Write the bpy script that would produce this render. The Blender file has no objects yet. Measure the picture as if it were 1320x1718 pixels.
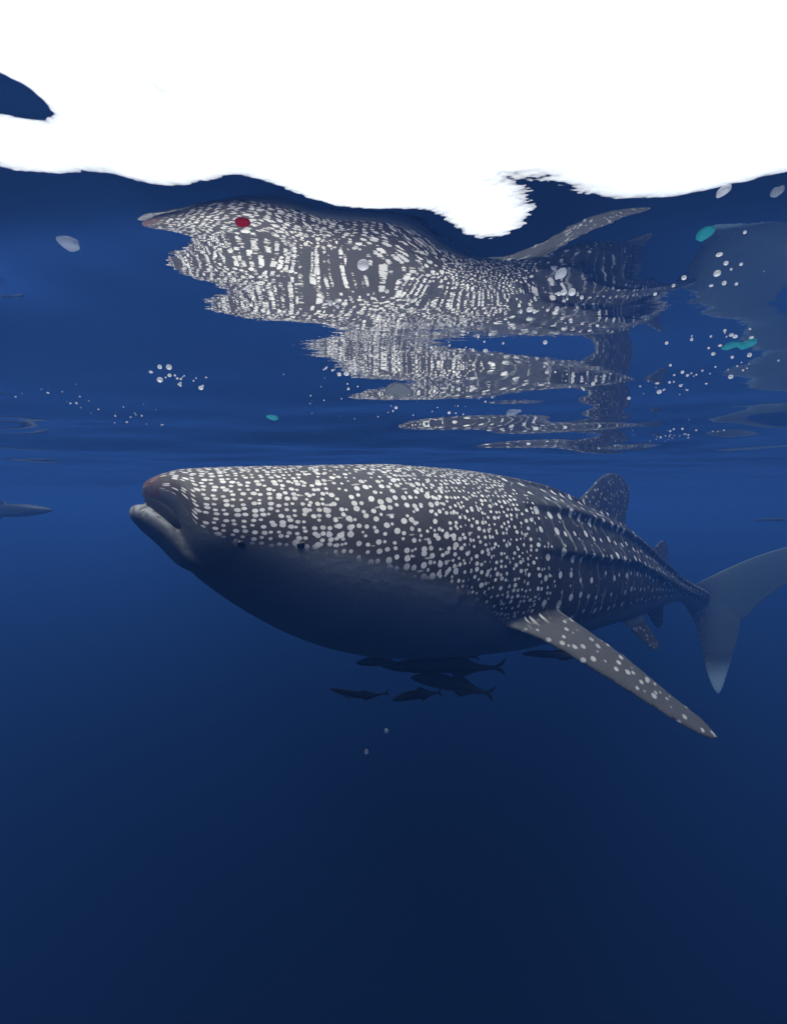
import bpy, bmesh, math, random
import numpy as np
from mathutils import Vector, Matrix

random.seed(7)
rng = np.random.default_rng(11)
S = bpy.context.scene
COL = S.collection

# ------------------------------------------------------------------ camera
CAM_DEPTH = 0.55                       # metres under the mean water level (z = 0)
cam_d = bpy.data.cameras.new('camera')
cam = bpy.data.objects.new('camera', cam_d)
COL.objects.link(cam)
cam_d.sensor_fit = 'VERTICAL'
cam_d.sensor_height = 24.0
cam_d.lens = 24.0 * 635.0 / 1718.0     # very wide action-camera lens
cam_d.clip_start = 0.02
cam_d.clip_end = 2000.0
cam.location = (0, 0, -CAM_DEPTH)
cam.rotation_euler = (math.radians(91.0), 0, 0)
S.camera = cam

# ------------------------------------------------------------------ sky, sun, exposure
SUN_EL, SUN_AZ = 60.0, 200.0           # azimuth measured clockwise from +Y
w = bpy.data.worlds.new('World')
S.world = w
w.use_nodes = True
nt = w.node_tree
nt.nodes.clear()
sky = nt.nodes.new('ShaderNodeTexSky')
sky.sky_type = 'NISHITA'
sky.sun_disc = False
sky.sun_elevation = math.radians(SUN_EL)
sky.sun_rotation = math.radians(SUN_AZ)
sky.dust_density = 6.0
# thin bright cloud over most of the sky
tcw = nt.nodes.new('ShaderNodeTexCoord')
cn = nt.nodes.new('ShaderNodeTexNoise')
cn.inputs['Scale'].default_value = 2.5
cn.inputs['Detail'].default_value = 5
cr = nt.nodes.new('ShaderNodeMapRange')
cr.inputs[1].default_value = 0.3
cr.inputs[2].default_value = 0.7
cr.inputs[3].default_value = 0.6
cr.inputs[4].default_value = 0.95
cm = nt.nodes.new('ShaderNodeMix')
cm.data_type = 'RGBA'
cm.inputs[7].default_value = (17.4, 17.0, 16.0, 1)
bg = nt.nodes.new('ShaderNodeBackground')
bg.inputs['Strength'].default_value = 0.15
wo = nt.nodes.new('ShaderNodeOutputWorld')
nt.links.new(tcw.outputs['Generated'], cn.inputs['Vector'])
nt.links.new(cn.outputs['Fac'], cr.inputs[0])
nt.links.new(cr.outputs[0], cm.inputs[0])
nt.links.new(sky.outputs['Color'], cm.inputs[6])
nt.links.new(cm.outputs[2], bg.inputs['Color'])
nt.links.new(bg.outputs['Background'], wo.inputs['Surface'])

sun_d = bpy.data.lights.new('sun', 'SUN')
sun_d.energy = 1.9
sun_d.angle = math.radians(12)
sun_d.color = (1.0, 0.93, 0.82)
sun = bpy.data.objects.new('sun', sun_d)
COL.objects.link(sun)
el, az = math.radians(SUN_EL), math.radians(SUN_AZ)
to_sun = Vector((math.sin(az) * math.cos(el), math.cos(az) * math.cos(el), math.sin(el)))
sun.rotation_euler = to_sun.to_track_quat('Z', 'Y').to_euler()
sun.location = (0, 0, 30)

S.view_settings.view_transform = 'Standard'
S.view_settings.look = 'None'
S.view_settings.exposure = 0.2
S.view_settings.gamma = 1.0
S.view_settings.use_curve_mapping = False
S.render.engine = 'CYCLES'
S.cycles.use_denoising = True
S.cycles.max_bounces = 8
S.cycles.diffuse_bounces = 2
S.cycles.glossy_bounces = 4
S.cycles.transparent_max_bounces = 12
S.cycles.volume_bounces = 0
S.cycles.sample_clamp_indirect = 6.0

# ------------------------------------------------------------------ helpers
def tag(o, label=None, cat=None, group=None, kind=None):
    if label: o['label'] = label
    if cat: o['category'] = cat
    if group: o['group'] = group
    if kind: o['kind'] = kind
    return o

def link(name, me, mat=None, parent=None, smooth=True):
    o = bpy.data.objects.new(name, me)
    COL.objects.link(o)
    if mat is not None and not me.materials: me.materials.append(mat)
    if parent is not None: o.parent = parent
    if smooth and len(me.polygons):
        me.polygons.foreach_set('use_smooth', np.ones(len(me.polygons), dtype=bool))
    return o

def mesh_from(name, V, F):
    me = bpy.data.meshes.new(name)
    me.from_pydata([tuple(v) for v in V], [], F)
    me.update()
    return me

def rings(R, cap=True):
    """R: (n stations, m ring points, 3) -> verts, faces of a closed tube"""
    n, m, _ = R.shape
    V = [tuple(p) for p in R.reshape(-1, 3)]
    F = []
    for i in range(n - 1):
        for j in range(m):
            k = (j + 1) % m
            F.append((i * m + j, i * m + k, (i + 1) * m + k, (i + 1) * m + j))
    if cap:
        for i, flip in ((0, True), (n - 1, False)):
            c = len(V)
            V.append(tuple(R[i].mean(axis=0)))
            for j in range(m):
                k = (j + 1) % m
                f = (i * m + j, i * m + k, c)
                F.append(f[::-1] if flip else f)
    return V, F

def spline(x, xs, ys):
    """smooth monotone-ish cubic through a table"""
    xs = np.asarray(xs, float); ys = np.asarray(ys, float); x = np.asarray(x, float)
    h = np.diff(xs); d = np.diff(ys) / h
    t = np.empty_like(ys)
    t[1:-1] = np.where(d[:-1] * d[1:] > 0, 2 * d[:-1] * d[1:] / (d[:-1] + d[1:] + 1e-12 * np.sign(d[:-1] + d[1:] + 1e-20)), 0)
    t[0], t[-1] = d[0], d[-1]
    i = np.clip(np.searchsorted(xs, x) - 1, 0, len(xs) - 2)
    u = np.clip((x - xs[i]) / h[i], 0, 1)
    return ((2*u**3-3*u**2+1)*ys[i] + (u**3-2*u**2+u)*h[i]*t[i] + (-2*u**3+3*u**2)*ys[i+1] + (u**3-u**2)*h[i]*t[i+1])

class NT:
    """tiny node-tree writer"""
    def __init__(self, name):
        self.m = bpy.data.materials.new(name)
        self.m.use_nodes = True
        self.t = self.m.node_tree
        self.t.nodes.clear()
        self.out = self.t.nodes.new('ShaderNodeOutputMaterial')
    def n(self, typ, **kw):
        nd = self.t.nodes.new(typ)
        for k, v in kw.items(): setattr(nd, k, v)
        return nd
    def l(self, a, b): self.t.links.new(a, b)
    def set(self, sock, v):
        if hasattr(v, 'node'): self.l(v, sock)
        else: sock.default_value = v
    def math(self, op, a, b=0.0, c=None):
        nd = self.n('ShaderNodeMath', operation=op)
        self.set(nd.inputs[0], a); self.set(nd.inputs[1], b)
        if c is not None: self.set(nd.inputs[2], c)
        return nd.outputs[0]
    def rng(self, x, a, b, c=0.0, d=1.0, smooth=True):
        nd = self.n('ShaderNodeMapRange')
        if smooth: nd.interpolation_type = 'SMOOTHSTEP'
        for i, v in enumerate((x, a, b, c, d)): self.set(nd.inputs[i], v)
        return nd.outputs[0]
    def mix(self, f, a, b):
        nd = self.n('ShaderNodeMix', data_type='RGBA')
        self.set(nd.inputs[0], f); self.set(nd.inputs[6], a); self.set(nd.inputs[7], b)
        return nd.outputs[2]
    def noise(self, scale, detail=3, vec=None, rough=0.5):
        nd = self.n('ShaderNodeTexNoise')
        nd.inputs['Scale'].default_value = scale
        nd.inputs['Detail'].default_value = detail
        nd.inputs['Roughness'].default_value = rough
        if vec is not None: self.l(vec, nd.inputs['Vector'])
        return nd
    def attr(self, name):
        return self.n('ShaderNodeAttribute', attribute_name=name)
    def bump(self, h, strength, dist):
        nd = self.n('ShaderNodeBump')
        nd.inputs['Strength'].default_value = strength
        nd.inputs['Distance'].default_value = dist
        self.l(h, nd.inputs['Height'])
        return nd.outputs['Normal']
    def principled(self, color, rough=0.5, spec=0.5, normal=None):
        p = self.n('ShaderNodeBsdfPrincipled')
        self.set(p.inputs['Base Color'], color)
        self.set(p.inputs['Roughness'], rough)
        self.set(p.inputs['Specular IOR Level'], spec)
        if normal is not None: self.l(normal, p.inputs['Normal'])
        self.l(p.outputs[0], self.out.inputs['Surface'])
        return p

# ------------------------------------------------------------------ the body of sea water (even density)
def make_water_volume():
    bm = bmesh.new()
    bmesh.ops.create_cube(bm, size=1.0)
    me = bpy.data.meshes.new('haze')
    bm.to_mesh(me); bm.free()
    m = NT('sea_water_volume')
    p = m.n('ShaderNodeVolumePrincipled')
    p.inputs['Color'].default_value = WATER_COLOR
    p.inputs['Absorption Color'].default_value = WATER_ABSORB
    p.inputs['Density'].default_value = WATER_DENSITY
    p.inputs['Anisotropy'].default_value = 0.42
    m.l(p.outputs[0], m.out.inputs['Volume'])
    o = link('haze', me, m.m, smooth=False)
    o.scale = (180, 180, 60.6)
    o.location = (0, 0, 0.6 - 30.3)
    return tag(o, 'clear deep blue sea water around the whale shark', 'sea water', kind='stuff')

WATER_DENSITY = 0.30
WATER_COLOR = (0.032, 0.096, 0.35, 1)
WATER_ABSORB = (0.18, 0.33, 0.72, 1)
make_water_volume()

# ------------------------------------------------------------------ the water surface, seen from below
# swell near the camera: heights (0.1 mm) of soft humps set 75 mm apart, rows along +y, columns along +x
#RELIEF_BEGIN
RELIEF = [
    [0, 2, 5, 8, 10, 13, 16, 17, 14, 8, -4, -23, -47, -74, -99, -115, -115, -91, -36, 47, 126, 170, 165, 104, 21, -48, -83, -93, -94, -78, -55, -56, -71, -69, -53, -38, -27, -19, -11, -5, 1, 5, 7, 8, 7, 6, 5, 3, 2, 1, 1, 0, 0, 0],
    [-1, 1, 4, 6, 8, 10, 12, 11, 7, -3, -19, -42, -73, -108, -142, -168, -179, -174, -148, -88, -23, 22, 29, -23, -74, -108, -107, -84, -75, -55, -37, -63, -93, -84, -59, -45, -39, -33, -25, -16, -8, -2, 2, 4, 5, 5, 4, 3, 2, 1, 1, 0, 0, 0],
    [-1, 1, 3, 4, 6, 8, 8, 6, 0, -12, -32, -60, -97, -139, -180, -210, -220, -220, -222, -192, -141, -96, -97, -159, -149, -145, -117, -60, -54, -39, -26, -80, -116, -84, -53, -51, -55, -51, -41, -28, -17, -8, -2, 1, 3, 3, 3, 2, 1, 1, 0, 0, 0, 0],
    [-1, 0, 2, 3, 5, 6, 5, 2, -5, -19, -41, -73, -115, -163, -208, -233, -217, -172, -147, -104, -48, -23, -95, -214, -116, -112, -109, -43, -77, -60, -5, -48, -76, -39, -34, -64, -80, -75, -58, -40, -25, -13, -5, -1, 1, 2, 2, 2, 1, 1, 0, 0, 0, 0],
    [-1, 0, 1, 3, 3, 4, 3, 0, -8, -23, -46, -80, -124, -174, -221, -238, -189, -82, -10, 44, 52, 6, -47, -138, 3, -57, -110, -51, -144, -118, 25, 26, -20, -23, -60, -108, -118, -99, -73, -49, -30, -17, -8, -2, 0, 1, 1, 1, 1, 0, 0, 0, 0, 0],
    [-1, 0, 1, 2, 3, 3, 2, -1, -9, -23, -46, -78, -119, -167, -211, -226, -178, -96, -100, -132, -199, -285, -150, -143, -94, -121, -121, -12, -80, -144, -90, -91, -117, -111, -127, -148, -136, -107, -76, -51, -31, -17, -8, -3, 0, 1, 1, 1, 1, 0, 0, 0, 0, -1],
    [0, 0, 1, 2, 2, 3, 2, -1, -8, -21, -40, -67, -102, -140, -173, -180, -143, -101, -138, -122, -65, -116, -18, -109, -185, -109, -133, -49, 22, -68, -139, -133, -108, -87, -89, -102, -101, -85, -64, -43, -27, -15, -7, -2, 0, 1, 1, 1, 1, 0, 0, 0, 0, -1],
    [0, 0, 1, 2, 2, 2, 2, -1, -6, -16, -31, -51, -77, -102, -120, -116, -82, -47, -60, -46, -12, -76, -49, -85, -96, -12, -128, -195, -138, -102, -69, -46, -49, -55, -49, -52, -58, -56, -46, -33, -21, -12, -5, -1, 1, 1, 1, 1, 1, 0, 0, 0, -1, -1],
    [0, 0, 1, 1, 2, 3, 2, 1, -3, -10, -21, -35, -51, -66, -74, -67, -45, -27, -44, -81, -109, -135, -101, -86, -95, -61, -65, -85, -116, -103, -73, -90, -106, -99, -75, -57, -49, -42, -34, -25, -16, -8, -3, 0, 1, 2, 1, 1, 1, 0, 0, 0, -1, -1],
    [0, 0, 1, 1, 2, 3, 3, 2, 0, -5, -11, -20, -29, -38, -41, -39, -33, -32, -41, -48, -37, -28, -30, -47, -80, -98, -77, -44, -58, -68, -74, -83, -68, -61, -62, -58, -48, -39, -29, -20, -12, -6, -2, 1, 2, 2, 2, 1, 1, 0, 0, -1, -1, -1],
    [0, 0, 1, 1, 2, 3, 3, 3, 2, -1, -5, -9, -15, -19, -21, -22, -24, -30, -39, -44, -46, -53, -64, -59, -46, -53, -71, -80, -82, -74, -69, -65, -57, -56, -56, -51, -44, -36, -26, -17, -10, -4, 0, 2, 3, 3, 2, 1, 1, 0, 0, -1, -1, -2],
    [0, 0, 1, 1, 2, 3, 3, 3, 3, 2, 0, -3, -6, -9, -11, -14, -18, -23, -28, -34, -42, -45, -47, -47, -41, -36, -38, -42, -44, -45, -49, -58, -66, -64, -53, -42, -37, -31, -23, -15, -8, -2, 1, 3, 4, 4, 3, 2, 1, 0, 0, -1, -2, -2],
    [0, 0, 1, 1, 2, 2, 3, 3, 3, 3, 2, 0, -2, -4, -8, -12, -18, -22, -23, -25, -26, -23, -21, -27, -36, -37, -32, -30, -31, -34, -36, -37, -41, -44, -41, -36, -31, -26, -19, -12, -6, 0, 3, 5, 5, 5, 4, 3, 2, 1, 0, -1, -2, -3],
    [0, 0, 0, 1, 1, 2, 2, 3, 3, 3, 2, 1, -1, -3, -7, -10, -14, -16, -18, -20, -22, -23, -22, -21, -19, -17, -17, -18, -19, -21, -23, -23, -24, -29, -34, -32, -26, -20, -15, -9, -3, 2, 5, 7, 7, 7, 6, 4, 3, 1, 0, -1, -2, -3],
    [0, 0, 0, 1, 1, 1, 2, 2, 2, 2, 2, 0, -1, -3, -6, -8, -9, -10, -11, -11, -12, -12, -13, -12, -9, -6, -5, -4, -2, -3, -7, -12, -15, -17, -21, -21, -18, -14, -11, -6, -1, 4, 8, 10, 10, 9, 8, 6, 4, 2, 1, -1, -2, -4],
    [0, 0, 0, 0, 1, 1, 1, 2, 2, 1, 1, 0, -2, -3, -5, -6, -7, -7, -7, -7, -6, -5, -4, -4, -4, -3, -1, 1, 4, 4, 3, 1, -1, -3, -5, -8, -9, -8, -5, -2, 2, 6, 10, 12, 13, 12, 11, 9, 6, 4, 2, 0, -2, -4],
    [0, 0, 0, 0, 0, 1, 1, 1, 1, 1, 0, -1, -2, -3, -3, -4, -4, -4, -4, -4, -3, -3, -1, 1, 2, 4, 6, 8, 10, 11, 13, 14, 13, 10, 6, 2, -2, -2, 0, 2, 5, 8, 12, 15, 16, 16, 14, 12, 9, 6, 4, 1, -1, -3],
    [0, 0, 0, 0, 0, 0, 0, 0, 0, 0, 0, -1, -2, -3, -3, -3, -4, -3, -3, -2, -1, 0, 1, 3, 6, 8, 10, 12, 13, 14, 15, 15, 14, 12, 11, 8, 5, 4, 5, 6, 8, 10, 14, 17, 19, 20, 18, 16, 13, 9, 6, 3, 0, -3],
    [0, 0, 0, 0, 0, 0, 0, 0, 0, 0, -1, -1, -2, -2, -2, -3, -2, -2, -2, -1, 1, 2, 4, 6, 8, 10, 11, 13, 15, 15, 15, 14, 13, 13, 13, 12, 10, 9, 9, 10, 11, 13, 15, 18, 21, 23, 23, 20, 17, 13, 9, 6, 2, -1],
    [0, 0, 0, 0, 0, 0, 0, 0, 0, 0, -1, -1, -1, -2, -2, -2, -1, -1, 0, 1, 2, 4, 6, 9, 11, 13, 15, 17, 19, 20, 21, 20, 19, 18, 17, 15, 13, 12, 12, 13, 14, 16, 17, 20, 22, 25, 26, 25, 22, 18, 13, 9, 5, 1],
    [0, 0, 0, 0, 0, 0, 0, 0, 0, 0, -1, -1, -1, -1, -1, -1, -1, 0, 1, 2, 4, 6, 8, 10, 12, 15, 17, 19, 21, 22, 23, 23, 22, 21, 19, 18, 16, 15, 15, 16, 17, 18, 20, 21, 23, 26, 28, 29, 26, 22, 18, 13, 8, 4],
    [0, 0, 0, 0, 0, 0, 0, 0, 0, 0, -1, -1, -1, -1, -1, -1, 0, 1, 2, 3, 5, 7, 9, 11, 14, 16, 19, 21, 23, 24, 24, 25, 24, 23, 23, 22, 21, 19, 19, 19, 20, 21, 22, 23, 25, 27, 29, 31, 30, 27, 23, 18, 13, 8],
    [0, 0, 0, 0, 0, 0, 0, 0, 0, 0, -1, -1, -1, -1, 0, 0, 0, 1, 2, 4, 6, 8, 10, 13, 15, 18, 20, 23, 25, 26, 27, 27, 27, 27, 26, 26, 25, 24, 23, 23, 23, 24, 24, 26, 26, 28, 30, 32, 33, 31, 28, 23, 17, 12],
    [0, 0, 0, 0, 0, 0, 0, 0, 0, -1, -1, -1, -1, -1, 0, 0, 1, 1, 3, 4, 6, 8, 10, 13, 16, 19, 21, 24, 26, 27, 28, 29, 29, 29, 29, 29, 28, 28, 27, 26, 26, 27, 27, 28, 29, 29, 30, 32, 34, 34, 32, 27, 22, 17],
    [0, 0, 0, 0, 0, 0, 0, 0, 0, 0, 0, 0, 0, 0, 0, 0, 1, 2, 3, 5, 7, 9, 11, 13, 16, 19, 22, 24, 26, 28, 30, 31, 32, 32, 32, 32, 32, 32, 32, 31, 31, 30, 30, 30, 31, 31, 31, 32, 33, 35, 34, 31, 26, 23],
    [0, 0, 0, 0, 0, 0, 0, 0, 0, 0, 0, 0, 0, 0, 0, 1, 2, 3, 4, 5, 7, 9, 12, 14, 17, 19, 22, 25, 27, 29, 31, 32, 33, 34, 34, 35, 35, 35, 35, 34, 33, 33, 33, 33, 33, 33, 33, 33, 33, 34, 35, 32, 29, 28],
    [0, 0, 0, 0, 0, 0, 0, -1, 0, 0, 0, 0, 0, 0, 0, 1, 1, 2, 4, 5, 7, 9, 12, 14, 17, 20, 23, 25, 28, 30, 32, 33, 35, 36, 36, 37, 38, 38, 39, 39, 38, 37, 36, 35, 35, 34, 34, 34, 33, 33, 33, 32, 31, 34],
    [0, 0, 0, 0, 0, 0, -1, -1, -1, -1, -1, -1, -1, -1, 0, 0, 1, 2, 3, 4, 6, 8, 10, 13, 16, 19, 22, 25, 28, 30, 32, 34, 35, 36, 37, 38, 39, 40, 41, 40, 39, 38, 37, 37, 36, 36, 36, 35, 34, 34, 34, 32, 33, 41],
    [0, 0, 0, 0, 0, 0, 0, 0, 0, 0, 0, 0, 0, 1, 1, 2, 2, 3, 4, 6, 7, 9, 11, 13, 16, 19, 22, 25, 28, 30, 33, 35, 36, 38, 39, 40, 41, 42, 42, 42, 42, 42, 42, 41, 40, 38, 37, 36, 35, 35, 35, 31, 32, 48],
    [0, 0, 0, 0, 0, 0, 0, 0, 0, 0, 0, 0, 1, 1, 2, 3, 4, 5, 6, 7, 9, 11, 13, 15, 17, 20, 22, 25, 28, 30, 33, 35, 37, 39, 40, 41, 43, 44, 46, 48, 48, 47, 45, 43, 41, 39, 38, 36, 34, 35, 34, 26, 27, 52],
    [0, 0, 0, 0, 0, -1, -1, -1, -1, -1, -1, 0, 0, 0, 0, 1, 1, 3, 4, 5, 7, 9, 11, 14, 17, 20, 22, 25, 27, 29, 32, 34, 35, 37, 39, 40, 41, 42, 43, 44, 44, 43, 42, 41, 41, 40, 39, 37, 35, 36, 34, 24, 25, 52],
    [0, 0, 0, 0, 0, -1, -1, -1, -1, -1, -1, -1, -2, -2, -2, -2, -1, -1, 0, 2, 3, 5, 7, 10, 14, 18, 21, 24, 27, 30, 32, 34, 36, 38, 39, 40, 41, 42, 42, 42, 43, 43, 44, 43, 43, 42, 41, 39, 37, 36, 35, 27, 27, 49],
    [0, 0, 0, 0, 0, -1, -1, -1, -1, -1, -2, -2, -2, -3, -3, -3, -3, -3, -2, -2, 0, 1, 4, 7, 11, 15, 19, 23, 26, 29, 32, 34, 37, 38, 40, 42, 43, 45, 46, 49, 51, 52, 51, 49, 46, 43, 40, 37, 35, 34, 33, 29, 30, 44],
    [0, 0, 0, 0, 0, 0, -1, -1, -1, -1, -2, -2, -3, -3, -4, -4, -5, -5, -4, -4, -3, -2, 0, 3, 7, 11, 15, 19, 23, 26, 29, 32, 35, 37, 39, 42, 44, 47, 50, 54, 57, 57, 56, 51, 46, 41, 37, 34, 31, 30, 29, 27, 29, 37],
    [0, 0, 0, 0, 0, 0, -1, -1, -1, -2, -2, -3, -3, -4, -5, -5, -6, -6, -6, -6, -6, -5, -3, 0, 3, 7, 11, 15, 19, 22, 26, 29, 32, 35, 37, 40, 44, 48, 52, 56, 60, 60, 57, 52, 45, 39, 34, 29, 27, 25, 24, 23, 25, 31],]
#RELIEF_END
def wave_height(xs, ys):
    C = np.array(RELIEF) * 1e-4
    gx = -1.9 + .075 * np.arange(C.shape[1]); gy = .15 + .075 * np.arange(C.shape[0])
    ex = np.exp(-(xs[:, None] - gx) ** 2 / (2 * .08625 ** 2))
    ey = np.exp(-(ys[:, None] - gy) ** 2 / (2 * .08625 ** 2))
    z = ey @ C @ ex.T
    x, y = np.meshgrid(xs, ys)
    for hx, hy, A, sg in HUMPS:
        z += A * np.exp(-((x - hx) ** 2 + (y - hy) ** 2) / (2 * sg * sg))
    inside = np.clip((2.35 - np.abs(x - .1)) / .6, 0, 1) * np.clip((2.75 - y) / .9, 0, 1) * np.clip((y + .4) / .4, 0, 1)
    d = np.hypot(x, y)
    near = 1.0 / (1.0 + (d / 10.0) ** 2)
    for (A, lam, ang, ph) in WAVES:
        k = 2 * math.pi / lam
        a = math.radians(ang)
        amp = (1 - inside) * (near if lam < 1.5 else 1) + inside * ((.10 + .45 * np.clip((y - 1.35) / .9, 0, 1)) if lam < .8 else 0.0)
        z += amp * A * np.sin(k * (x * math.cos(a) + y * math.sin(a)) + ph + .6 * np.sin(.9 * x + ph))
    return z

HUMPS = ((-.4354, .4658, .0018, .0349), (-.3251, .4143, -.0001, .0442), (-.4097, .5539, -.0003, .0525), (-.4251, .4096, -.0032, .022), (-.2224, .3818, .0016, .0552))
WAVES = ((.030, 4.3, 100, .4), (.016, 1.9, 74, 2.1), (.009, 1.13, 104, 4.0), (.0085, .71, 84, 1.0), (.0055, .43, 97, 3.3), (.0030, .29, 78, 5.1))

def graded(a, b, step, far, growth):
    c = list(np.arange(a, b + step * .5, step))
    up, st = c[-1], step
    while up < far:
        st *= growth; up += st; c.append(up)
    dn, st = c[0], step
    lo = []
    while dn > -far:
        st *= growth; dn -= st; lo.append(dn)
    return np.array(lo[::-1] + c)

def make_surface():
    xs = graded(-1.8, 2.2, .012, 88, 1.045)
    ys = graded(.1, 3.4, .012, 88, 1.045)
    X, Y = np.meshgrid(xs, ys)
    Z = wave_height(xs, ys)
    nx, ny = len(xs), len(ys)
    me = bpy.data.meshes.new('water_surface')
    V = np.stack([X, Y, Z], -1).reshape(-1, 3)
    i = np.arange(ny - 1)[:, None] * nx + np.arange(nx - 1)[None, :]
    Q = np.stack([i, i + 1, i + nx + 1, i + nx], -1).reshape(-1, 4)
    me.vertices.add(len(V)); me.vertices.foreach_set('co', V.ravel())
    me.loops.add(Q.size); me.loops.foreach_set('vertex_index', Q.ravel().astype(np.int32))
    me.polygons.add(len(Q)); me.polygons.foreach_set('loop_start', np.arange(0, Q.size, 4, dtype=np.int32))
    me.update(calc_edges=True)
    m = NT('water_surface')
    tc = m.n('ShaderNodeTexCoord')
    mp = m.n('ShaderNodeMapping')
    mp.inputs['Rotation'].default_value = (0, 0, math.radians(8))
    mp.inputs['Scale'].default_value = (0.55, 1.0, 1.0)
    m.l(tc.outputs['Object'], mp.inputs['Vector'])
    n1 = m.noise(12.0, 4, mp.outputs[0])
    nrm = m.bump(n1.outputs['Fac'], 0.06, 0.01)
    fr = m.n('ShaderNodeFresnel')
    fr.inputs['IOR'].default_value = 1.333
    m.l(nrm, fr.inputs['Normal'])
    tr = m.n('ShaderNodeBsdfTransparent')
    gl = m.n('ShaderNodeBsdfGlossy')
    gl.inputs['Roughness'].default_value = 0.0
    gl.inputs['Color'].default_value = (.97, .97, .97, 1)
    m.l(nrm, gl.inputs['Normal'])
    mx = m.n('ShaderNodeMixShader')
    m.l(fr.outputs[0], mx.inputs[0]); m.l(tr.outputs[0], mx.inputs[1]); m.l(gl.outputs[0], mx.inputs[2])
    m.l(mx.outputs[0], m.out.inputs['Surface'])
    o = link('water_surface', me, m.m)
    return tag(o, 'rippled sea surface seen from below, mirroring the shark around a white window of sky', 'water surface', kind='structure')

make_surface()

# ------------------------------------------------------------------ whale shark
# local frame: +x runs from the snout to the tail, +y to the shark's far flank, z up, origin under the snout
NOSE = (-1.02, 1.54, -CAM_DEPTH)
HEADING = math.atan2(.563, .826)
BODY = np.array([  # s, top, bottom, half width
    (0, .140, .090, .11), (.02, .158, .070, .20), (.05, .174, .042, .285), (.08, .186, .008, .345), (.10, .192, -.035, .375),
    (.12, .200, -.100, .403), (.15, .205, -.190, .425), (.20, .212, -.255, .455), (.28, .222, -.330, .485), (.37, .232, -.405, .51),
    (.60, .255, -.565, .555), (.85, .280, -.69, .595), (1.15, .305, -.785, .63), (1.66, .312, -.855, .66),
    (2.25, .265, -.90, .62), (2.7, .19, -.92, .56), (3.12, .10, -.93, .50), (3.6, -.05, -.95, .42),
    (3.97, -.20, -.96, .36), (4.4, -.38, -.94, .29), (4.79, -.56, -.94, .23), (5.2, -.72, -.97, .175),
    (5.64, -.87, -1.04, .12), (5.9, -.95, -1.10, .08), (6.05, -1.0, -1.10, .04)])
JAW = np.array([
    (-.045, .034, .010, .11), (-.03, .054, -.015, .17), (0, .056, -.052, .225), (.05, .034, -.105, .285),
    (.09, -.004, -.155, .318), (.13, -.080, -.200, .325), (.20, -.13, -.235, .330), (.30, -.17, -.27, .30), (.45, -.22, -.32, .28)])

def prof(tab, s):
    return [spline(s, tab[:, 0], tab[:, k]) for k in (1, 2, 3)]

def centre_y(s):
    return -0.10 * np.clip((s - 4.6) / 1.4, 0, 1) ** 2

def expo(s):
    return 2.2 + .35 * np.exp(-np.clip(s, 0, None) / .45)

def expo_low(s):
    # the throat falls away below the edge of the head, the trunk behind it is round
    return np.interp(s, [0, .12, .25, .9, 1.5, 2.0], [3.2, 2.6, 1.75, 1.7, 2.0, 2.25])

def zsplit(s):
    return np.interp(s, [0, .4, 1.2, 2.5, 5, 6], [.5, .56, .54, .48, .52, .5])

def body_loft(tab, n, m=72, bias=True):
    u = np.linspace(0, 1, n)
    s = tab[0, 0] + (tab[-1, 0] - tab[0, 0]) * (u ** 1.6 if bias else u)
    top, bot, wd = prof(tab, s)
    th = np.linspace(0, 2 * np.pi, m, endpoint=False)
    R = np.zeros((n, m, 3))
    e = expo(s)
    el = expo_low(s)
    if not bias: e = e * 0 + 3.2; el = e * 0 + 1.7
    zc = bot + (top - bot) * (zsplit(s) if bias else .5)
    for i in range(n):
        c, sn = np.cos(th), np.sin(th)
        ee = np.where(c >= 0, e[i], el[i])
        px = np.sign(sn) * np.abs(sn) ** (2 / ee)
        pz = np.sign(c) * np.abs(c) ** (2 / ee)
        R[i, :, 0] = s[i]
        R[i, :, 1] = centre_y(s[i]) + wd[i] * px
        R[i, :, 2] = zc[i] + np.where(pz > 0, (top[i] - zc[i]) * pz, (zc[i] - bot[i]) * pz)
    return rings(R)

def fin_loft(lead, trail, nrm, thick, n=28, m=20, tmin=.026):
    lead = np.array(lead, float); trail = np.array(trail, float)
    def res(P):
        d = np.r_[0, np.cumsum(np.linalg.norm(np.diff(P, axis=0), axis=1))]; d /= d[-1]
        t = np.linspace(0, 1, n)
        return np.stack([spline(t, d, P[:, k]) for k in range(3)], 1)
    A, B = res(lead), res(trail)
    nrm = np.array(nrm, float)
    N = np.cross((B - A), nrm); N = np.cross(N, (B - A)); N /= np.linalg.norm(N, axis=1)[:, None] + 1e-9
    th = np.linspace(0, 2 * np.pi, m, endpoint=False)
    R = np.zeros((n, m, 3))
    for i in range(n):
        ch = np.linalg.norm(B[i] - A[i])
        t = max(tmin, thick * ch)
        f = i / (n - 1)
        roundoff = 1 if f < .9 else math.sqrt(max(0.02, 1 - ((f - .9) / .1) ** 2))
        x = .5 - .5 * np.cos(th)
        mid = .5 + (x - .5) * roundoff
        prof_t = np.sin(th) * t * .5 * (1.15 - .55 * x) * max(roundoff, .5)
        R[i] = A[i] + (B[i] - A[i]) * mid[:, None] + N[i] * prof_t[:, None]
    return rings(R)

def caudal(u, z, beta=math.radians(25)):
    return (5.6 + u * math.cos(beta), -.05 - u * math.sin(beta), z)

def pectoral(side):
    lead = [(1.42, -.42, -.50), (1.60, -.66, -.58), (1.83, -.92, -.76), (2.03, -1.12, -.93), (2.17, -1.25, -1.035)]
    trail = [(1.97, -.42, -.45), (1.94, -.66, -.53), (2.06, -.91, -.71), (2.18, -1.09, -.885), (2.26, -1.21, -1.0)]
    f = lambda P: [(x, y * side, z) for x, y, z in P]
    return f(lead), f(trail), (-.1, -.55 * side, .8)

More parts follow.
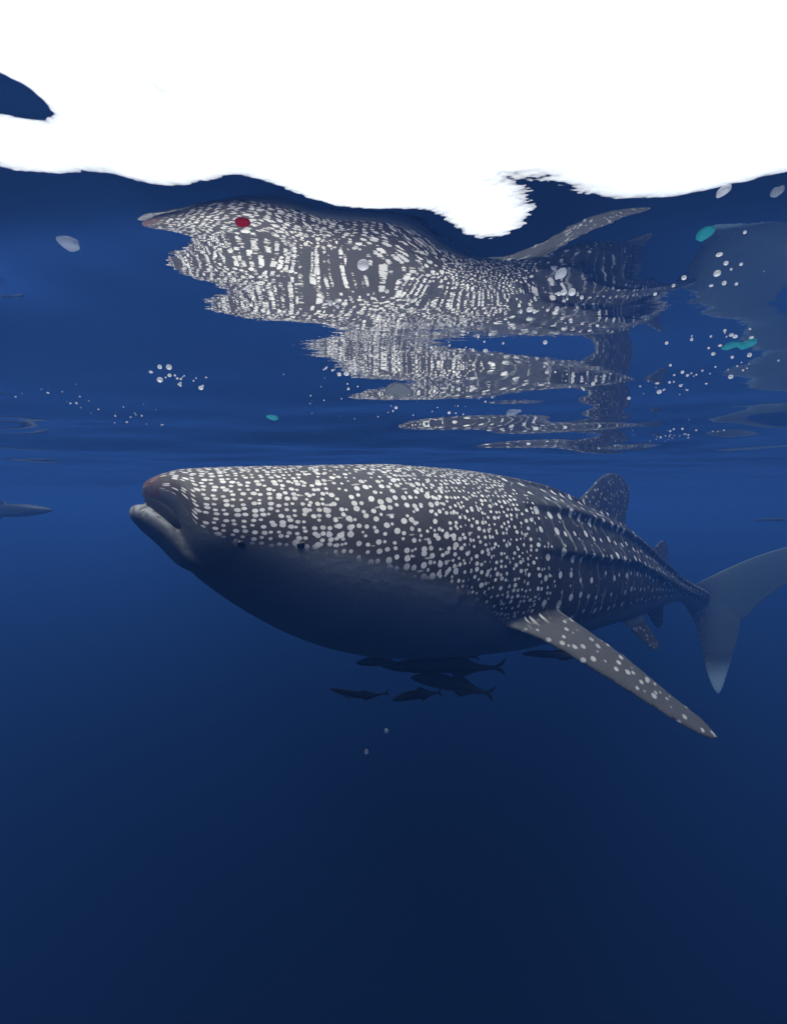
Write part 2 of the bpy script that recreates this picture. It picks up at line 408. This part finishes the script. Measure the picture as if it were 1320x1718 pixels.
FINS = []
for sd in (1, -1):
    a, b, nn = pectoral(sd)
    FINS.append((a, b, nn, .15))
FINS.append(([(2.90, 0, .02), (3.30, 0, .22), (3.65, 0, .415), (3.83, 0, .46)], [(4.14, 0, -.40), (4.08, 0, -.05), (4.17, 0, .25), (4.06, 0, .43)], (0, 1, 0), .10))
FINS.append(([(4.25, 0, -.40), (4.6, 0, -.36), (4.90, 0, -.24)], [(5.08, 0, -.76), (5.03, 0, -.6), (5.10, 0, -.36), (5.03, 0, -.25)], (0, 1, 0), .10))
FINS.append(([(4.30, 0, -.80), (4.6, 0, -1.08), (4.78, 0, -1.24)], [(4.98, 0, -.8), (4.95, 0, -1.03), (4.93, 0, -1.21)], (0, 1, 0), .10))
for sd in (1, -1):
    FINS.append(([(3.3, -.2 * sd, -.75), (3.5, -.34 * sd, -1.0), (3.68, -.42 * sd, -1.16)], [(3.75, -.2 * sd, -.75), (3.78, -.34 * sd, -.98), (3.80, -.41 * sd, -1.12)], (0, 1, .3), .10))
FINS.append(([caudal(*p) for p in ((-.35, -.93), (.10, -.78), (.46, -.64), (1.0, -.46), (1.55, -.327), (1.95, -.2))],
             [caudal(*p) for p in ((.0, -1.06), (.45, -1.22), (.73, -1.28), (1.0, -1.086), (1.55, -.76), (1.99, -.30))], (.42, .9, 0), .085))
FINS.append(([caudal(*p) for p in ((-.15, -.98), (.076, -1.34), (.2, -1.86), (.33, -2.18))],
             [caudal(*p) for p in ((.62, -.98), (.72, -1.30), (.596, -1.73), (.42, -2.17))], (.42, .9, 0), .085))

def build_shark():
    root = bpy.data.objects.new('whale_shark', None)
    COL.objects.link(root)
    root.location = NOSE
    root.rotation_euler = (0, 0, HEADING)
    tag(root, 'huge grey whale shark with white spots and slightly open mouth, swimming just under the surface', 'whale shark')
    V, F = [], []
    def add(vf):
        o = len(V)
        V.extend(vf[0]); F.extend([tuple(i + o for i in f) for f in vf[1]])
    add(body_loft(BODY, 150))
    add(body_loft(JAW, 40, bias=False))
    for a, b, nn, t in FINS: add(fin_loft(a, b, nn, t))
    me = mesh_from('shark_shells', V, F)
    bm = bmesh.new(); bm.from_mesh(me)
    # each shell gets outward normals before they are fused into one skin
    bmesh.ops.recalc_face_normals(bm, faces=bm.faces)
    bm.to_mesh(me); bm.free()
    tmp = bpy.data.objects.new('shark_shells', me)
    COL.objects.link(tmp)
    md = tmp.modifiers.new('r', 'REMESH'); md.mode = 'VOXEL'; md.voxel_size = .010; md.adaptivity = 0
    sm = tmp.modifiers.new('s', 'SMOOTH'); sm.factor = .5; sm.iterations = 8
    dg = bpy.context.evaluated_depsgraph_get()
    body = bpy.data.meshes.new_from_object(tmp.evaluated_get(dg))
    bpy.data.objects.remove(tmp)
    body.name = 'whale_shark_body'
    n = len(body.vertices)
    P = np.empty(n * 3, dtype=np.float32); body.vertices.foreach_get('co', P); P = P.reshape(-1, 3).astype(float)
    s = np.clip(P[:, 0], -.03, 6.05)
    top, bot, wd = prof(BODY, s)
    zc = bot + (top - bot) * zsplit(s)
    l = P[:, 1] - centre_y(s)
    dz = P[:, 2] - zc
    hh = np.where(dz > 0, top - zc, zc - bot) + 1e-4
    e = np.where(dz > 0, expo(s), expo_low(s))
    q = (np.abs(l / wd) ** e + np.abs(dz / hh) ** e) ** (1 / e)
    excess = (q - 1) * np.minimum(wd, hh)
    jawm = (s < .42) & (P[:, 2] < np.interp(s, BODY[:, 0], BODY[:, 2]) + .01)
    fin = np.clip((excess - .02) / .05, 0, 1) * ~jawm
    fin = np.where(P[:, 0] > 5.75, 1, fin)
    th = np.arctan2(np.abs(l / wd), dz / hh)          # 0 on the back, pi under the belly
    # relief: long ridges on the flanks and folds at the gills
    out = np.stack([0 * l, l / wd ** 2, dz / hh ** 2], 1)
    out /= np.linalg.norm(out, axis=1)[:, None] + 1e-9
    rr = .5 * (wd + hh)
    on = (1 - fin) * np.clip((s - 1.6) / .6, 0, 1) * np.clip((5.9 - s) / .3, 0, 1)
    disp = np.zeros(n)
    for a, hgt in ((30, .026), (55, .042), (80, .036)):
        a2 = math.radians(a) + .10 * np.clip(s - 3, 0, 3)
        x = (th - a2) * rr
        disp += on * hgt * np.where(x < 0, np.exp(-(x / .07) ** 2), np.exp(-(x / .022) ** 2))
    gill = (1 - fin) * np.clip((th - .85) / .15, 0, 1) * np.clip((2.0 - th) / .2, 0, 1)
    for k, sg in enumerate((1.20, 1.32, 1.44, 1.56, 1.67)):
        sg2 = sg - .10 * (th - 1.4) ** 2 
        x = s - sg2
        disp += gill * (.012 if k < 4 else .03) * np.where(x < 0, np.exp(x / .06), np.exp(-(x / .016) ** 2))
    P += out * disp[:, None]
    body.vertices.foreach_set('co', P.astype(np.float32).ravel())
    # skin maps carried by the vertices
    line = np.interp(s, [-.05, .05, .15, .28, .47, .62, .82, 1.0, 1.25, 1.45, 1.9, 2.6, 3.5, 4.6, 6], [1.5, 1.66, 1.74, 1.74, 1.68, 1.64, 1.62, 1.70, 1.86, 2.0, 2.15, 2.12, 2.05, 2.0, 2.4])
    belly = np.clip((th - line - .03 * np.sin(9 * s)) / .16 + .5, 0, 1) * (1 - fin)
    belly = np.where(jawm & (fin < .5), 1, belly)
    skin = np.stack([s, th * np.interp(s, [0, .25, .8, 1.5, 2.5], [.34, .40, .50, .58, .62]) * np.sign(l + 1e-6), 0 * s], 1).astype(np.float32)
    jt = spline(np.clip(P[:, 0], -.045, .45), JAW[:, 0], JAW[:, 1])
    lip = np.clip((.13 - s) / .05, 0, 1) * np.where(jawm, 1, 0) * np.clip((P[:, 2] - jt + .055) / .03, 0, 1)
    for nm, arr in (('belly', belly), ('fin', fin), ('lip', lip)):
        at = body.attributes.new(nm, 'FLOAT', 'POINT'); at.data.foreach_set('value', arr.astype(np.float32))
    at = body.attributes.new('skin', 'FLOAT_VECTOR', 'POINT'); at.data.foreach_set('vector', skin.ravel())
    body.update()
    bo = link('body', body, shark_skin(), root)
    # near-black plug behind the lips, its colour standing in for shade in the gape
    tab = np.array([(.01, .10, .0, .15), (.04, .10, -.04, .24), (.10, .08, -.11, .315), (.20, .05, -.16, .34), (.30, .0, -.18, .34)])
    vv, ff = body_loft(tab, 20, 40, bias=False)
    dk = NT('mouth_shade_fill'); dk.principled((.012, .012, .015, 1), .6)
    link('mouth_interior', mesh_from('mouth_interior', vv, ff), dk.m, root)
    # eyes and spiracles
    ey = NT('shark_eye'); ey.principled((.004, .004, .005, 1), .12)
    rim = NT('eye_rim'); rim.principled((.05, .05, .052, 1), .5)
    def on_skin(s0, th0, side):
        tp, bt, wv = [float(v[0]) for v in prof(BODY, np.array([s0]))]
        zc0 = bt + (tp - bt) * float(zsplit(s0)); e0 = float(expo(s0) if math.cos(th0) > 0 else expo_low(s0))
        hh0 = (tp - zc0) if math.cos(th0) > 0 else (zc0 - bt)
        # same normalised angle as the skin map
        c, sn = math.cos(th0), math.sin(th0)
        r = (abs(sn) ** e0 + abs(c) ** e0) ** (-1 / e0)
        return Vector((s0, side * wv * r * sn, zc0 + hh0 * r * c))
    for side in (-1, 1):
        for nm, s0, th0, r, mat in (('eye', .28, 1.76, .0125, ey.m), ('spiracle', .47, 1.62, .0125, ey.m)):
            p = on_skin(s0, th0, side)
            bm = bmesh.new()
            bmesh.ops.create_uvsphere(bm, u_segments=20, v_segments=12, radius=r)
            for v in bm.verts: v.co.y *= .55; v.co.x *= 1.25
            me2 = bpy.data.meshes.new(nm); bm.to_mesh(me2); bm.free()
            o = link(nm, me2, mat, root); o.location = p
            if nm == 'eye':
                bm = bmesh.new()
                bmesh.ops.create_uvsphere(bm, u_segments=20, v_segments=12, radius=.021)
                for v in bm.verts: v.co.y *= .30; v.co.x *= 1.35
                me3 = bpy.data.meshes.new('eyelid'); bm.to_mesh(me3); bm.free()
                o2 = link('eyelid', me3, rim.m, o)
                o2.location = (0, -side * .004, .003)
    return root

def shark_skin():
    m = NT('whale_shark_skin')
    sk = m.attr('skin').outputs['Vector']
    belly = m.attr('belly').outputs['Fac']
    fin = m.attr('fin').outputs['Fac']
    lip = m.attr('lip').outputs['Fac']
    tc = m.n('ShaderNodeTexCoord').outputs['Object']
    sp = m.n('ShaderNodeSeparateXYZ'); m.l(sk, sp.inputs[0]); s = sp.outputs[0]
    # slightly wandering skin coordinates
    wn = m.noise(7.0, 2, sk)
    wv = m.n('ShaderNodeVectorMath', operation='MULTIPLY_ADD')
    m.l(wn.outputs['Color'], wv.inputs[0]); wv.inputs[1].default_value = (.014, .014, 0); m.l(sk, wv.inputs[2])
    wsk = wv.outputs[0]
    def layer(vec, scale, rnd, r0, rv, lo, hi, keep=1.0, soft=.07, stretch=(1, 1), dims='2D', jit=.25):
        mp = m.n('ShaderNodeMapping'); m.l(vec, mp.inputs[0])
        mp.inputs['Scale'].default_value = (scale * stretch[0], scale * stretch[1], scale)
        vo = m.n('ShaderNodeTexVoronoi', voronoi_dimensions=dims, feature='F1')
        vo.inputs['Scale'].default_value = 1.0
        vo.inputs['Randomness'].default_value = rnd
        m.l(mp.outputs[0], vo.inputs['Vector'])
        sc = m.n('ShaderNodeSeparateColor'); m.l(vo.outputs['Color'], sc.inputs[0])
        rad = m.math('MULTIPLY_ADD', sc.outputs[0], rv, r0)
        dd = m.math('SUBTRACT', rad, vo.outputs['Distance'])
        mask = m.rng(dd, -soft, soft)
        px = m.n('ShaderNodeSeparateXYZ'); m.l(vo.outputs['Position'], px.inputs[0])
        cs = m.math('DIVIDE', px.outputs[0], scale * stretch[0])
        cs = m.math('ADD', cs, m.math('MULTIPLY', m.math('SUBTRACT', sc.outputs[1], .5), jit))
        if lo is not None: mask = m.math('MULTIPLY', mask, m.math('GREATER_THAN', cs, lo))
        if hi is not None: mask = m.math('MULTIPLY', mask, m.math('LESS_THAN', cs, hi))
        mask = m.math('MULTIPLY', mask, m.rng(sc.outputs[2], 0, 1, .78, 1.0))
        if keep < 1: mask = m.math('MULTIPLY', mask, m.math('LESS_THAN', sc.outputs[2], keep))
        return mask
    A = layer(wsk, 1 / .0285, .56, .21, .17, .07, .62, .97, .085)
    B = layer(wsk, 1 / .040, .60, .14, .22, .58, 1.12, .97, .07)
    B2 = layer(wsk, 1 / .031, .72, .15, .19, 1.02, 1.72, .93, .07)
    C = layer(wsk, 1 / .125, .38, .115, .075, 1.70, None, .92, .035)
    C2 = layer(wsk, 1 / .075, .95, .04, .09, 1.75, None, .30, .04)
    # short curved dashes between the dots on the cheek
    D = layer(wsk, 1 / .075, 1.0, .06, .08, .5, 1.2, .4, .05, (.5, 1.7))
    spots = A
    for x in (B, B2, C, m.math('MULTIPLY', C2, .7), m.math('MULTIPLY', D, .7)): spots = m.math('MAXIMUM', spots, x)
    # pale cross lines behind the gills
    ln = m.noise(4.0, 2, sk)
    ph = m.math('ADD', m.math('MULTIPLY', s, 1 / .115), m.math('MULTIPLY', ln.outputs['Fac'], 1.6))
    fr = m.math('ABSOLUTE', m.math('SUBTRACT', m.math('FRACT', ph), .5))
    lines = m.math('MULTIPLY', m.rng(fr, .11, .02), m.rng(s, 1.7, 2.0))
    lines = m.math('MULTIPLY', lines, m.rng(m.noise(9, 2, sk).outputs['Fac'], .4, .62, 0, .33))
    spots = m.math('MAXIMUM', spots, lines)
    nf = m.math('SUBTRACT', 1.0, fin)
    nb = m.math('SUBTRACT', 1.0, belly)
    nb2 = m.rng(belly, .15, .75, 1, 0)
    spots = m.math('MULTIPLY', m.math('MULTIPLY', spots, nf), nb2)
    sx = m.n('ShaderNodeSeparateXYZ'); m.l(tc, sx.inputs[0])
    fv = m.n('ShaderNodeCombineXYZ')
    m.l(sx.outputs[0], fv.inputs[0]); m.l(m.math('MULTIPLY_ADD', sx.outputs[1], .6, sx.outputs[2]), fv.inputs[1])
    F = layer(fv.outputs[0], 1 / .048, 1.0, .06, .24, None, None, .7, .10)
    spots = m.math('MAXIMUM', spots, m.math('MULTIPLY', F, m.math('MULTIPLY', fin, m.rng(sx.outputs[0], 2.6, 6.0, .6, .22))))
    base = m.mix(m.rng(s, .2, 2.0), (.060, .049, .042, 1), (.026, .023, .022, 1))
    big = m.noise(3.0, 5, tc, .6)
    base = m.mix(m.rng(big.outputs['Fac'], .35, .7, 0, .35), base, (.085, .074, .066, 1))
    # worn pale skin along the snout edge, rubbed red patches on the tip
    tipn = m.noise(22, 4, tc, .65)
    snout = m.math('MULTIPLY', m.rng(s, .10, .0), m.rng(tipn.outputs['Fac'], .3, .6))
    base = m.mix(m.math('MULTIPLY', snout, nb), base, (.22, .20, .19, 1))
    base = m.mix(m.math('MULTIPLY', fin, m.rng(sx.outputs[0], 3.0, 2.4)), base, (.085, .076, .070, 1))
    col = m.mix(spots, base, (.80, .75, .70, 1))
    bn = m.noise(5.0, 4, tc, .6)
    bel = m.mix(bn.outputs['Fac'], (.14, .15, .16, 1), (.22, .23, .24, 1))
    bel = m.mix(m.rng(s, .18, .6), (.085, .09, .095, 1), bel)  # chin and throat darkened in the colour for the shade under the jaw
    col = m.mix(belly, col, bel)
    lipn = m.noise(34, 4, tc, .7)
    lipc = m.mix(m.rng(lipn.outputs['Fac'], .45, .62), (.30, .30, .30, 1), (.10, .085, .08, 1))
    col = m.mix(lip, col, lipc)
    red = m.math('MULTIPLY', m.rng(sx.outputs[0], .075, .03), m.rng(sx.outputs[2], .06, .085))
    red = m.math('MULTIPLY', red, m.rng(tipn.outputs['Fac'], .42, .56))
    col = m.mix(m.math('MULTIPLY', red, .8), col, (.13, .032, .018, 1))
    # pale tip of the lower tail lobe
    tip = m.math('MULTIPLY', m.rng(sx.outputs[2], -1.65, -2.05), fin)
    col = m.mix(tip, col, (.62, .72, .72, 1))
    tailc = m.math('MULTIPLY', m.rng(sx.outputs[0], 5.6, 6.0), m.rng(sx.outputs[2], -1.8, -1.6))
    col = m.mix(m.math('MULTIPLY', tailc, m.math('SUBTRACT', .75, spots)), col, (.15, .18, .17, 1))
    fine = m.noise(160, 3, tc)
    mid = m.noise(26, 4, tc, .6)
    hgt = m.math('ADD', m.math('MULTIPLY', fine.outputs['Fac'], .25), m.math('MULTIPLY', mid.outputs['Fac'], 1.0))
    nrm = m.bump(hgt, .35, .012)
    m.principled(col, .55, .35, nrm)
    return m.m

build_shark()

# ------------------------------------------------------------------ small fish travelling with the shark
def plain(name, col, rough=.5, spec=.4, n=0.25, scale=18):
    m = NT(name)
    tc = m.n('ShaderNodeTexCoord').outputs['Object']
    nz = m.noise(scale, 4, tc, .6)
    d = tuple(c * (1 - n) for c in col[:3]) + (1,)
    m.principled(m.mix(nz.outputs['Fac'], d, col), rough, spec)
    return m.m

def fish_mesh(name, bend=0.0, slim=1.0, m=16):
    """unit-long fish, nose at x=0, tail at x=1"""
    xs = np.array([0, .03, .08, .16, .28, .42, .58, .72, .83, .90, .93])
    hh = np.array([.004, .022, .040, .058, .074, .078, .066, .044, .026, .018, .012]) * slim
    ww = np.array([.004, .020, .034, .046, .052, .050, .040, .026, .014, .009, .006]) * slim
    u = np.linspace(0, .93, 34)
    H = spline(u, xs, hh); Wd = spline(u, xs, ww)
    th = np.linspace(0, 2 * np.pi, m, endpoint=False)
    R = np.zeros((len(u), m, 3))
    R[:, :, 0] = u[:, None]
    R[:, :, 1] = Wd[:, None] * np.sin(th)
    R[:, :, 2] = H[:, None] * np.cos(th)
    V, F = rings(R)
    def add(vf):
        o = len(V); V.extend(vf[0]); F.extend([tuple(i + o for i in f) for f in vf[1]])
    y = (0, 1, 0)
    z = slim
    add(fin_loft([(.86, 0, .0), (.93, 0, .045 * z), (1.0, 0, .10 * z)], [(.90, 0, -.005), (.955, 0, .02 * z), (.99, 0, .095 * z)], y, .06, 10, 8, .006))
    add(fin_loft([(.86, 0, .0), (.93, 0, -.045 * z), (.99, 0, -.095 * z)], [(.90, 0, .005), (.955, 0, -.02 * z), (.98, 0, -.09 * z)], y, .06, 10, 8, .006))
    add(fin_loft([(.46, 0, .05 * z), (.54, 0, .115 * z), (.57, 0, .12 * z)], [(.80, 0, .02 * z), (.70, 0, .065 * z), (.60, 0, .115 * z)], y, .04, 10, 8, .006))
    add(fin_loft([(.52, 0, -.05 * z), (.58, 0, -.105 * z), (.60, 0, -.11 * z)], [(.80, 0, -.02 * z), (.71, 0, -.06 * z), (.63, 0, -.105 * z)], y, .04, 10, 8, .006))
    for sd in (-1, 1):
        add(fin_loft([(.22, .04 * sd, -.01), (.27, .085 * sd, -.025), (.33, .11 * sd, -.04)], [(.29, .04 * sd, -.015), (.32, .08 * sd, -.03), (.345, .108 * sd, -.042)], (0, .3, 1), .06, 8, 8, .005))
    V = np.array(V)
    V[:, 2] += bend * (V[:, 0] - .5) ** 2 * 1.0
    V[:, 1] += .05 * np.sin(V[:, 0] * 5.0)
    return mesh_from(name, V, F)

FISH_DARK = plain('dark_fish_skin', (.035, .038, .045, 1), .45)
FISH = [  # nose, tail, bend, slimness, label
    ((-.213, 2.15, -1.365), (.060, 2.2, -1.375), 0, 1.2, 'small dark fish hugging the belly ahead of the other remoras'),
    ((-.043, 2.30, -1.455), (.681, 2.3, -1.437), .03, .85, 'longest dark fish with spread tail close under the belly'),
    ((.174, 2.45, -1.45), (.570, 2.5, -1.45), 0, .95, 'dark fish tucked between the belly and the longest remora'),
    ((.104, 2.35, -1.53), (.622, 2.35, -1.62), 0, 1.1, 'dark fish tilted tail down below the longest remora'),
    ((-.388, 2.30, -1.615), (-.018, 2.3, -1.622), .45, .7, 'thin bowed fish lowest and foremost under the shark'),
    ((-.008, 2.40, -1.691), (.310, 2.4, -1.631), 0, 1.15, 'dark fish angled nose down behind the thin bowed one'),
    ((.872, 2.60, -1.475), (1.331, 2.6, -1.492), 0, .70, 'dark fish half hidden behind the near pectoral fin'),
    ((-4.04, 4.5, -.452), (-5.1, 4.5, -.458), 0, .95, 'blurred dark fish ahead of the shark near its snout level'),
    ((5.70, 6.0, -.575), (6.35, 6.0, -.560), 0, .55, 'faint far fish beyond the tail fin'),
]
for i, (a, b, bend, slim, lab) in enumerate(FISH):
    me = fish_mesh('fish', bend, slim)
    o = link('fish', me, FISH_DARK)
    a, b = Vector(a), Vector(b)
    d = b - a
    o.location = a
    o.rotation_euler = (0, -math.asin(d.z / d.length), math.atan2(d.y, d.x))
    o.scale = (d.length,) * 3
    tag(o, lab, 'fish', 'small fish around the shark')

# ------------------------------------------------------------------ bubbles and drifting scraps under the surface
def surf_z(x, y):
    return float(wave_height(np.array([x]), np.array([y]))[0, 0])

def glow_through(name, col, trans=.0, gloss=.15, front=.35):
    """thin pale matter that lets the daylight above shine through it"""
    m = NT(name)
    tl = m.n('ShaderNodeBsdfTranslucent'); tl.inputs['Color'].default_value = col
    df = m.n('ShaderNodeBsdfDiffuse'); df.inputs['Color'].default_value = col
    mx = m.n('ShaderNodeMixShader'); mx.inputs[0].default_value = front
    m.l(tl.outputs[0], mx.inputs[1]); m.l(df.outputs[0], mx.inputs[2])
    gl = m.n('ShaderNodeBsdfGlossy'); gl.inputs['Roughness'].default_value = .08
    m2 = m.n('ShaderNodeMixShader'); m2.inputs[0].default_value = gloss
    m.l(mx.outputs[0], m2.inputs[1]); m.l(gl.outputs[0], m2.inputs[2])
    last = m2
    if trans > 0:
        tr = m.n('ShaderNodeBsdfTransparent')
        last = m.n('ShaderNodeMixShader'); last.inputs[0].default_value = trans
        m.l(m2.outputs[0], last.inputs[1]); m.l(tr.outputs[0], last.inputs[2])
    m.l(last.outputs[0], m.out.inputs['Surface'])
    return m.m

def lump(name, seed, rough=.0, sub=2, waist=0.0):
    bm = bmesh.new()
    bmesh.ops.create_icosphere(bm, subdivisions=sub, radius=.5)
    r = np.random.default_rng(seed)
    k = r.normal(size=(4, 3)) * 3.0; ph = r.random(4) * 6.28
    for v in bm.verts:
        p = np.array(v.co)
        f = 1 + rough * sum(math.sin(float(k[i] @ p * 2) + ph[i]) for i in range(4)) / 2
        if waist: f *= 1 - waist * math.exp(-(v.co.x / .16) ** 2)
        v.co.y *= f; v.co.z *= f
        v.co.x *= 1 + rough * .3 * math.sin(ph[0] + 5 * v.co.y)
    me = bpy.data.meshes.new(name); bm.to_mesh(me); bm.free()
    return me

BUB = glow_through('air_bubble', (.98, .98, .98, 1), 0, .06, .1)
bub_me = [lump('air_bubble', s, .05, 2) for s in (1, 2, 3)]
for me in bub_me: me.materials.append(BUB)
CLUSTERS = [  # x, y, spread x, spread y, count, size, where
    (-.84, 1.48, .10, .12, 14, 1.0, 'in the tight patch below the mirrored snout'),
    (-1.48, 1.94, .20, .33, 20, .8, 'in the loose patch ahead of the shark, over the blurred fish'),
    (1.17, 1.50, .20, .28, 30, 1.0, 'in the wide patch below the cyan hourglass reflection piece'),
    (1.85, 2.45, .24, .24, 24, .9, 'in the far dense patch above the tail'),
    (-.20, 1.40, .06, .05, 8, 1.1, 'in the tight knot just below the mirrored back'),
    (.17, 1.18, .22, .18, 20, .85, 'scattered across the gap in the mirrored body'),
    (.37, .83, .05, .10, 8, 1.0, 'beside the largest white crumb'),
    (-.01, .86, .16, .12, 9, .8, 'scattered over the mirrored flank'),
    (.66, .76, .10, .14, 9, .8, 'around the cyan leaf shaped reflection piece'),
    (.12, 1.94, .36, .30, 14, .8, 'around the grey flat scrap above the shark back'),
    (.96, 1.13, .12, .09, 8, 1.0, 'next to the mirrored tail fin'),
    (-.35, 1.75, .30, .3, 8, .7, 'thinly strewn above the shark head'),
    (.65, 1.55, .25, .2, 12, .9, 'strewn below the mirrored tail stalk')]
brng = random.Random(5)
nb = 0
for cx, cy, rx, ry, n, sz, where in CLUSTERS:
    for _ in range(int(n * 1.5)):
        x = cx + brng.gauss(0, .55) * rx; y = cy + brng.gauss(0, .55) * ry
        r = sz * .0029 * math.exp(brng.gauss(0, .45))
        r = min(r, .009)
        o = bpy.data.objects.new('air_bubble', bub_me[nb % 3]); COL.objects.link(o)
        if nb < 3: bub_me[nb].polygons.foreach_set('use_smooth', np.ones(len(bub_me[nb].polygons), dtype=bool))
        o.location = (x, y, surf_z(x, y) - r * .15)
        e = 1 + abs(brng.gauss(0, .35))
        o.scale = (2.1 * r * e, 2.1 * r, 2.0 * r)
        o.rotation_euler = (0, 0, brng.uniform(-.5, .5))
        tag(o, 'tiny white air bubble ' + where, 'bubble', 'air bubbles under the surface')
        nb += 1

PALE = glow_through('pale_jelly', (.55, .62, .72, 1), .68, .02)
GREY = glow_through('grey_scrap', (.30, .33, .36, 1), .25, .1)
CYAN = glow_through('cyan_piece', (.12, .55, .60, 1), .1, .05)
RED = glow_through('red_scrap', (.62, .05, .04, 1), 0, .05)
WHITE = glow_through('white_scrap', (.85, .88, .92, 1), .1, .1)
SCRAPS = [  # place, size, material, waist, label, name, category
    ((-.570, .654, 0), (.030, .038, .014), PALE, 0, 'round pale jelly blob drifting in the blue ahead of the mirrored snout', 'jelly_blob', 'jelly'),
    ((.021, 1.65, 0), (.11, .16, .024), GREY, 0, 'grey flat scrap drifting below the mirrored shark back', 'grey_scrap', 'scrap'),
    ((.66, 2.06, 0), (.05, .12, .02), PALE, 0, 'faint oval jelly blob between mirror image and dorsal fin', 'jelly_blob', 'jelly'),
    ((.525, .630, 0), (.024, .034, .010), CYAN, 0, 'added cyan leaf shaped piece standing in for a reflected fin tip above the mirrored tail', 'cyan_piece', 'scrap'),  # reflection of a fin tip, built as a solid cyan piece
    ((1.085, 1.180, 0), (.09, .07, .018), CYAN, .72, 'added cyan hourglass shaped piece standing in for the reflected tail tip beside the mirrored tail fin', 'cyan_piece', 'scrap'),  # added solid piece in place of the tail tip's mirror image
    ((-.660, 2.06, 0), (.055, .08, .018), CYAN, 0, 'small cyan piece under the ripples above the shark head', 'cyan_piece', 'scrap'),  # flat cyan lump in the surface
    ((-.236, .584, 0), (.024, .018, .008), RED, 0, 'small red speck floating in front of the mirrored head', 'red_speck', 'speck'),
    ((.485, .549, 0), (.015, .018, .008), WHITE, 0, 'white crumb at the rim of the sky window', 'white_crumb', 'crumb'),
    ((.328, .735, 0), (.021, .030, .012), WHITE, 0, 'largest white crumb in the blue behind the mirrored back', 'white_crumb', 'crumb'),
    ((.563, .548, 0), (.014, .016, .008), PALE, 0, 'pale round speck under the rim of the sky window', 'pale_speck', 'speck'),
    ((-.028, 1.5, -1.382), (.018, .012, .018), PALE, 0, 'faint plankton speck under the remoras', 'plankton_speck', 'plankton'),
    ((-.106, 1.5, -1.464), (.018, .012, .018), PALE, 0, 'lowest faint plankton speck in open water', 'plankton_speck', 'plankton'),
]
for i, (loc, sz, mat, waist, lab, nm, cat) in enumerate(SCRAPS):
    me = lump(nm, 40 + i, .16, 3, waist)
    o = link(nm, me, mat)
    if loc[2] == 0: loc = (loc[0], loc[1], surf_z(loc[0], loc[1]) - .1 * sz[2])     # floats in the surface film
    o.location = loc; o.scale = sz
    o.rotation_euler = (0, 0, brng.uniform(-.5, .5))
    tag(o, lab, cat, 'drifting scraps and specks')
